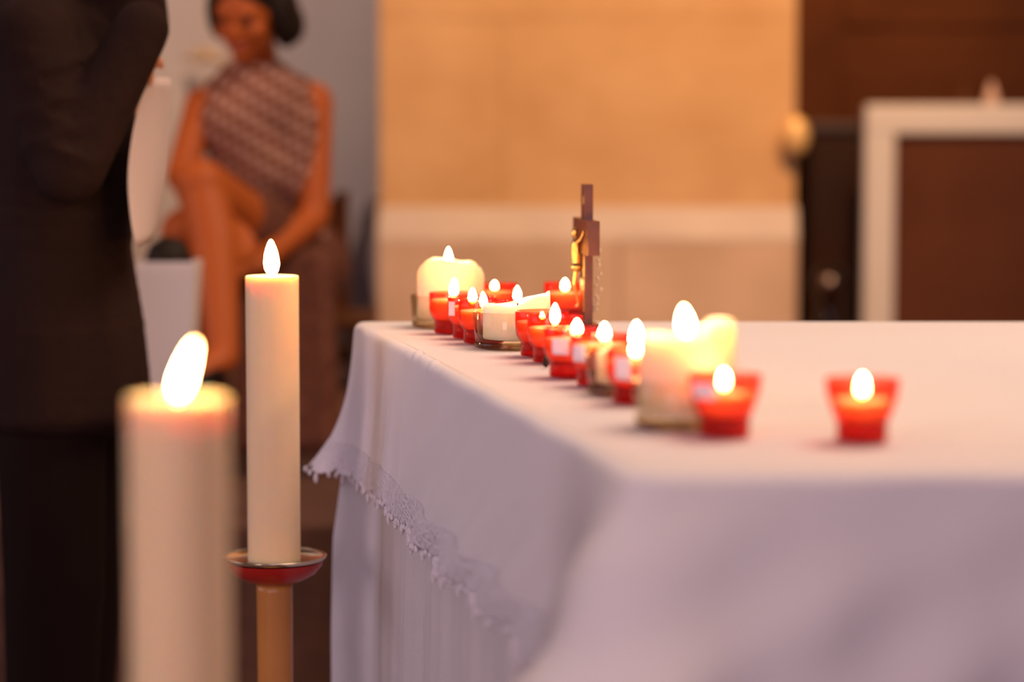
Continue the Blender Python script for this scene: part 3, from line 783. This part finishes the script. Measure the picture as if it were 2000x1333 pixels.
def face_parts(P, R, parent, k=1.0):
    for sg in (-1, 1):
        bm = bmesh.new(); ellipsoid(bm, P(sg*.031, .076, .000), (.013*k, .007*k, .006*k), R, 12); link('eye', bm, M['eye'], parent)
    bm = bmesh.new(); ellipsoid(bm, P(0, .084, -.062), (.024*k, .010*k, .007*k), R, 14); link('mouth', bm, M['lips'], parent)

# --- man at the left: standing in profile, facing right, reading a sheet
YM = 4.2
mx = at(110, 400, YM).x
man = thing('person', 'man in a dark suit standing in profile at the left edge, holding a white sheet', 'person', (mx, YM, 0))
def lm(px, py, Y=YM): v = at(px, py, Y); return Vector((v.x-mx, v.y-YM, v.z))
bm = bmesh.new()
P, R = head(bm, (.035, 0, 1.665), (1, .0, -.28), (.2, 0, 1))
capsule(bm, (0, 0, 1.43), (.02, 0, 1.58), .060, .056)
capsule(bm, (0, 0, 1.40), (0, 0, 1.00), .105, .11)
for sg in (-1, 1):
    capsule(bm, (0, sg*.03, 1.42), (0, sg*.17, 1.41), .06, .05)
    capsule(bm, (0, sg*.09, .96), (.0, sg*.10, .50), .085, .058)
    capsule(bm, (0, sg*.10, .50), (-.02, sg*.10, .09), .055, .036)
    capsule(bm, (-.03, sg*.10, .045), (.14, sg*.11, .035), .036, .028)
sh = Vector((.0, -.185, 1.41)); el = lm(135, 325, 3.97); wr = lm(262, 84, 4.0)
capsule(bm, sh, el, .046, .038); capsule(bm, el, wr, .036, .026)
hand(bm, wr, (-.02, .55, -1), (-.3, .7, .3), (.6, .5, 0), .9, .14)
sh2 = Vector((.0, .185, 1.41)); el2 = Vector((.06, .23, 1.13)); wr2 = lm(262, 150, 4.26)
capsule(bm, sh2, el2, .046, .038); capsule(bm, el2, wr2, .036, .026)
hand(bm, wr2, (.0, -.35, -.7), (-.3, .8, .3), (1, 0, 0), .8, .14)
bd = fused('body', bm, M['skin_light'], man, .007, 5)
face_parts(P, R, man)
bm = bmesh.new(); ellipsoid(bm, P(0, -.030, .045), (.086, .100, .088), R); ellipsoid(bm, P(0, -.060, -.01), (.078, .065, .075), R)
fused('hair', bm, M['hair'], man, .007, 4)
bm = bmesh.new()
Zs = [(1.43, .085, .19), (1.36, .125, .215), (1.22, .130, .205), (1.05, .118, .185), (.92, .138, .212), (.78, .150, .222)]
for (z0, a0, b0), (z1, a1, b1) in zip(Zs, Zs[1:]):
    for q in range(6):
        t = q/5; z = z0+(z1-z0)*t
        ellipsoid(bm, (0.012, 0, z), (a0+(a1-a0)*t, b0+(b1-b0)*t, .06), seg=18)
capsule(bm, (0, -.06, 1.44), sh, .075, .074); capsule(bm, (0, .06, 1.44), sh2, .075, .074)
capsule(bm, sh, el, .074, .062); capsule(bm, el, wr.lerp(el, -.12), .062, .047); capsule(bm, (-.085, -.05, 1.43), (-.075, .06, 1.44), .068, .068)
capsule(bm, sh2, el2, .074, .060); capsule(bm, el2, wr2.lerp(el2, .12), .060, .044)
# lapel and chest bulk between arm and hand
capsule(bm, lm(222, -40, 4.18), lm(243, 45, 4.18), .085, .078); capsule(bm, (.06, -.05, 1.42), (.07, -.04, 1.15), .075, .065)
# sleeve wrinkles
for k in range(7):
    t = .15+.12*k; c = Vector(sh).lerp(el, t); ellipsoid(bm, c+Vector((.004, -.004, 0)), (.078, .076, .012), Matrix.Rotation(.35*(-1)**k, 3, 'Y'), 14)
for k in range(6):
    t = .1+.14*k; c = el.lerp(wr, t); ellipsoid(bm, c, (.064-.004*k, .062-.003*k, .011), Matrix.Rotation(.7, 3, 'Y'), 14)
fused('jacket', bm, M['jacket'], man, .009, 4)
bm = bmesh.new()
for sg in (-1, 1):
    capsule(bm, (0, sg*.085, .92), (0.005, sg*.10, .50), .100, .088); capsule(bm, (.005, sg*.10, .50), (-.01, sg*.10, .07), .088, .070)
fused('trousers', bm, M['trousers'], man, .011, 4)
for sg in (-1, 1):
    bm = bmesh.new(); capsule(bm, (-.05, sg*.10, .042), (.13, sg*.11, .036), .042, .036); ellipsoid(bm, (.04, sg*.105, .015), (.14, .048, .015))
    fused('shoe', bm, M['shoe'], man, .008, 4)
# the sheet he holds
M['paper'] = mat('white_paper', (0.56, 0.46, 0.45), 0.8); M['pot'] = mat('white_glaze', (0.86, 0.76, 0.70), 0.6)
bm = bmesh.new(); g = []
LP = [(288, 150, 4.03), (262, 230, 4.02), (247, 335, 4.0), (252, 410, 4.0), (263, 485, 4.0)]
RP = [(334, 152, 4.19), (333, 240, 4.19), (328, 330, 4.18), (316, 400, 4.18), (300, 462, 4.17)]
for a, b in zip(LP, RP):
    A, B = at(*a), at(*b); row = []
    for j in range(7):
        t = j/6; q = A.lerp(B, t); q.x += 0.008*math.sin(t*PI); row.append(bm.verts.new(q))
    g.append(row)
for r0, r1 in zip(g, g[1:]):
    for j in range(6): bm.faces.new((r0[j], r0[j+1], r1[j+1], r1[j]))
o = link('song_sheet', bm, M['paper']); s = o.modifiers.new('sub', 'SUBSURF'); s.levels = s.render_levels = 2
s = o.modifiers.new('thick', 'SOLIDIFY'); s.thickness = .0006
tag(o, 'white paper sheet held by the man in the dark suit', 'paper sheet')

# --- seated woman
YW = 6.1
def W(px, py, Y): return at(px, py, Y)
wo = thing('person', 'woman with dark bobbed hair in a lattice patterned dress, seated with crossed legs', 'person', tuple(Vector((at(560, 500, 6.25).x, 6.25, PF))))
off = wo.location.copy()
def bmw(): return bmesh.new()
def shift(bm):
    bmesh.ops.translate(bm, verts=bm.verts, vec=-off); return bm
bm = bmw()
hc = W(484, 22, 6.05)
P, R = head(bm, hc, (-.30, -1, -.35), (-.05, -.25, 1), 1.06)
neck = W(505, 165, 6.16)
capsule(bm, neck, hc+Vector((.012, .04, -.05)), .056, .050)
hipL, hipR = W(590, 525, 6.28), W(530, 530, 6.20)
shL, shR = W(612, 198, 6.22), W(395, 208, 6.10)
capsule(bm, neck, shL, .055, .050); capsule(bm, neck, shR, .055, .048)
chest = W(505, 270, 6.18); waist = W(535, 420, 6.24)
capsule(bm, chest, waist, .115, .10); capsule(bm, waist, (hipL+hipR)/2, .10, .11)
elL = W(612, 425, 6.12); wrL = W(500, 520, 5.90)
capsule(bm, shL, elL, .052, .042); capsule(bm, elL, wrL, .041, .028)
hand(bm, wrL, (-.9, -.3, .05), (0, .3, -1), (0, -1, .2), .5, .17)
elR = W(352, 345, 6.0); wrR = W(425, 420, 5.80)
capsule(bm, shR, elR, .046, .038); capsule(bm, elR, wrR, .037, .026)
hand(bm, wrR, (.6, -.35, -.5), (0, .4, -1), (.6, -.8, 0), .6, .17)
knA = W(392, 362, 5.80); anA = W(437, 700, 5.62)
capsule(bm, hipL, knA, .088, .066); ellipsoid(bm, knA, (.062, .062, .064))
mid = knA.lerp(anA, .35); capsule(bm, knA, mid+Vector((.012, .01, 0)), .060, .060); capsule(bm, mid+Vector((.012, .01, 0)), anA, .060, .036)
ft = anA+Vector((-.10, -.10, -.06)); capsule(bm, anA, ft, .036, .024)
knB = W(362, 455, 5.86); anB = W(372, 880, 5.95)
capsule(bm, hipR, knB, .085, .062); capsule(bm, knB, knB.lerp(anB, .35), .056, .056); capsule(bm, knB.lerp(anB, .35), anB, .056, .036)
capsule(bm, anB+Vector((0, .02, -.03)), anB+Vector((-.05, -.14, -.035)), .034, .026)
fused('body', shift(bm), M['skin'], wo, .008, 5)
for sg in (-1, 1):
    bm = bmw(); ellipsoid(bm, P(sg*.031, .078, .000), (.013, .007, .006), R, 12); link('eye', shift(bm), M['eye'], wo)
bm = bmw(); ellipsoid(bm, P(0, .086, -.060), (.024, .010, .007), R, 14); link('mouth', shift(bm), M['lips'], wo)
# bobbed hair
bm = bmw()
ellipsoid(bm, P(0, -.022, .045), (.096, .105, .092), R)
ellipsoid(bm, P(-.0, -.060, -.005), (.088, .062, .085), R)
s1 = P(1, 0, 0)-P(0, 0, 0)
sgR = 1 if s1.x > 0 else -1
ellipsoid(bm, P(sgR*.082, -.022, -.015), (.036, .060, .085), R)
ellipsoid(bm, P(sgR*.095, -.030, -.040), (.030, .052, .050), R)
ellipsoid(bm, P(-sgR*.080, -.010, -.005), (.024, .050, .072), R)
fused('hair', shift(bm), M['hair'], wo, .008, 4)
# dress with a pale lattice
def dress_material():
    m = mat('brown_lattice_dress', (0.15, 0.05, 0.025), 0.9); nt = m.node_tree; b = nt.nodes['Principled BSDF']
    tc = nt.nodes.new('ShaderNodeTexCoord'); mp = nt.nodes.new('ShaderNodeMapping')
    mp.inputs['Rotation'].default_value = (0, math.radians(-32), 0); nt.links.new(tc.outputs['Object'], mp.inputs[0])
    sx = nt.nodes.new('ShaderNodeSeparateXYZ'); nt.links.new(mp.outputs[0], sx.inputs[0])
    outs = []
    for ax, fq in (('X', 210.), ('Z', 150.)):
        a = nt.nodes.new('ShaderNodeMath'); a.operation = 'MULTIPLY'; a.inputs[1].default_value = fq; nt.links.new(sx.outputs[ax], a.inputs[0])
        c = nt.nodes.new('ShaderNodeMath'); c.operation = 'SINE'; nt.links.new(a.outputs[0], c.inputs[0])
        d = nt.nodes.new('ShaderNodeMath'); d.operation = 'MULTIPLY_ADD'; d.inputs[1].default_value = .5; d.inputs[2].default_value = .5
        nt.links.new(c.outputs[0], d.inputs[0]); outs.append(d)
    mu = nt.nodes.new('ShaderNodeMath'); mu.operation = 'MULTIPLY'; nt.links.new(outs[0].outputs[0], mu.inputs[0]); nt.links.new(outs[1].outputs[0], mu.inputs[1])
    r = nt.nodes.new('ShaderNodeValToRGB'); r.color_ramp.elements[0].position = .12; r.color_ramp.elements[1].position = .6
    r.color_ramp.elements[0].color = (0.20, .060, .026, 1); r.color_ramp.elements[1].color = (.55, .32, .26, 1)
    nt.links.new(mu.outputs[0], r.inputs[0]); nt.links.new(r.outputs[0], b.inputs['Base Color']); return m
M['dress'] = dress_material()
bm = bmw()
capsule(bm, W(500, 205, 6.15), waist, .13, .112); capsule(bm, neck+Vector((0, 0, -.03)), shL.lerp(neck, .35), .060, .058); capsule(bm, neck+Vector((0, 0, -.03)), shR.lerp(neck, .3), .060, .058)
capsule(bm, W(455, 240, 6.08), W(500, 330, 6.12), .09, .10); capsule(bm, W(560, 240, 6.16), W(555, 340, 6.18), .085, .10)
capsule(bm, waist, (hipL+hipR)/2, .118, .135)
fused('dress_top', shift(bm), M['dress'], wo, .009, 5)
M['dress_low'] = mat('brown_skirt', (0.11, 0.030, 0.013), 0.9, col2=(0.18, 0.06, 0.03), scale=45, detail=1)
bm = bmw()
capsule(bm, hipL, hipL.lerp(knA, .55), .118, .095); capsule(bm, hipR, hipR.lerp(knB, .62), .115, .095)
capsule(bm, hipL, hipR, .13, .13)
for k in range(7):
    a = W(500+20*k, 520, 6.08); b = W(488+24*k, 858, 6.03); capsule(bm, a, b, .045, .036 if k % 2 else .045)
fused('skirt', shift(bm), M['dress_low'], wo, .010, 5)
for q, w_ in ((anA, ft), (anB+Vector((0, .02, -.03)), anB+Vector((-.05, -.14, -.035)))):
    bm = bmw(); capsule(bm, q+(w_-q)*.25+Vector((0, 0, -.012)), w_+(w_-q)*.15+Vector((0, 0, -.008)), .034, .028); fused('shoe', shift(bm), M['shoe'], wo, .008, 3)
# her chair
ch = thing('wooden_chair', 'dark wooden chair the woman sits on', 'chair', (off.x-.01, 6.37, PF))
link('seat', bx((-.23, -.22, .355), (.23, .22, .378), .006), M['dark_wood'], ch, smooth=False)
for sx_ in (-1, 1):
    for sy_ in (-1, 1): link('leg', bx((sx_*.20-.018, sy_*.19-.018, 0), (sx_*.20+.018, sy_*.19+.018, .375), .003), M['dark_wood'], ch, smooth=False)
link('backrest', bx((-.14, .20, .50), (.12, .222, .68), .006), M['dark_wood'], ch, smooth=False)
for sx_ in (-1, 1): link('back_post', bx((sx_*.13-.018, .196, .378), (sx_*.13+.018, .226, .70), .003), M['dark_wood'], ch, smooth=False)

# --- tall white planter with a dark mound, between man and woman
YP = 5.0
a = at(264, 512, YP); b = at(380, 512, YP); bw = (b.x-a.x)/2; zp = a.z
pl = thing('planter', 'tall white tapered planter with a dark mound on top, behind the foreground flame', 'planter', ((a.x+b.x)/2, YP+.06, 0))
bm = bmesh.new(); secs = [(0, .030), (.02, .032), (zp-.35, bw*.66), (zp-.02, bw), (zp, bw), (zp, bw-.006), (zp-.03, bw-.008)]
prev = None
for z, h in secs:
    cur = [bm.verts.new((sx*h, sy*h, z)) for sx, sy in ((-1, -1), (1, -1), (1, 1), (-1, 1))]
    if prev:
        for k in range(4): bm.faces.new((prev[k], prev[(k+1) % 4], cur[(k+1) % 4], cur[k]))
    else: bm.faces.new(cur[::-1])
    prev = cur
bm.faces.new(prev)
link('pot', bm, M['pot'], pl, smooth=False)
bm = bmesh.new(); ellipsoid(bm, (0, 0, zp-.012), (bw*.84, bw*.84, .062))
for v in bm.verts: v.co += v.normal*.006*noise.noise(v.co*60)
link('mound', bm, M['hair'], pl)

# --- pale flowers behind the woman
fl = at(398, 128, 7.4)
fv = thing('flower_stand', 'pale cream bouquet on a stand behind the woman at the left', 'flowers', (fl.x, 7.4, PF))
M['petal'] = mat('cream_petals', (0.62, 0.48, 0.34), 0.8, sss=.2)
fz = fl.z-PF
link('stand', lathe([(0, 0), (.11, 0), (.11, .015), (.015, .03), (.012, fz-.16), (.05, fz-.10), (.06, fz-.03), (0, fz-.03)], 28), M['plaster'], fv)
for k in range(22):
    th = k*2.4; rr = .055*math.sqrt(k/22); c = Vector((rr*math.cos(th), rr*math.sin(th), fz+.045-.6*rr+.006*random.random()))
    bm = bmesh.new()
    for j in range(5):
        q = 2*PI*j/5; ellipsoid(bm, c+Vector((.010*math.cos(q), .010*math.sin(q), 0)), (.011, .011, .007), seg=10)
    ellipsoid(bm, c+Vector((0, 0, .004)), (.007,)*3, seg=8); bmesh.ops.translate(bm, verts=bm.verts, vec=(0, 0, -.0))
    link('blossom', bm, M['petal'], fv)
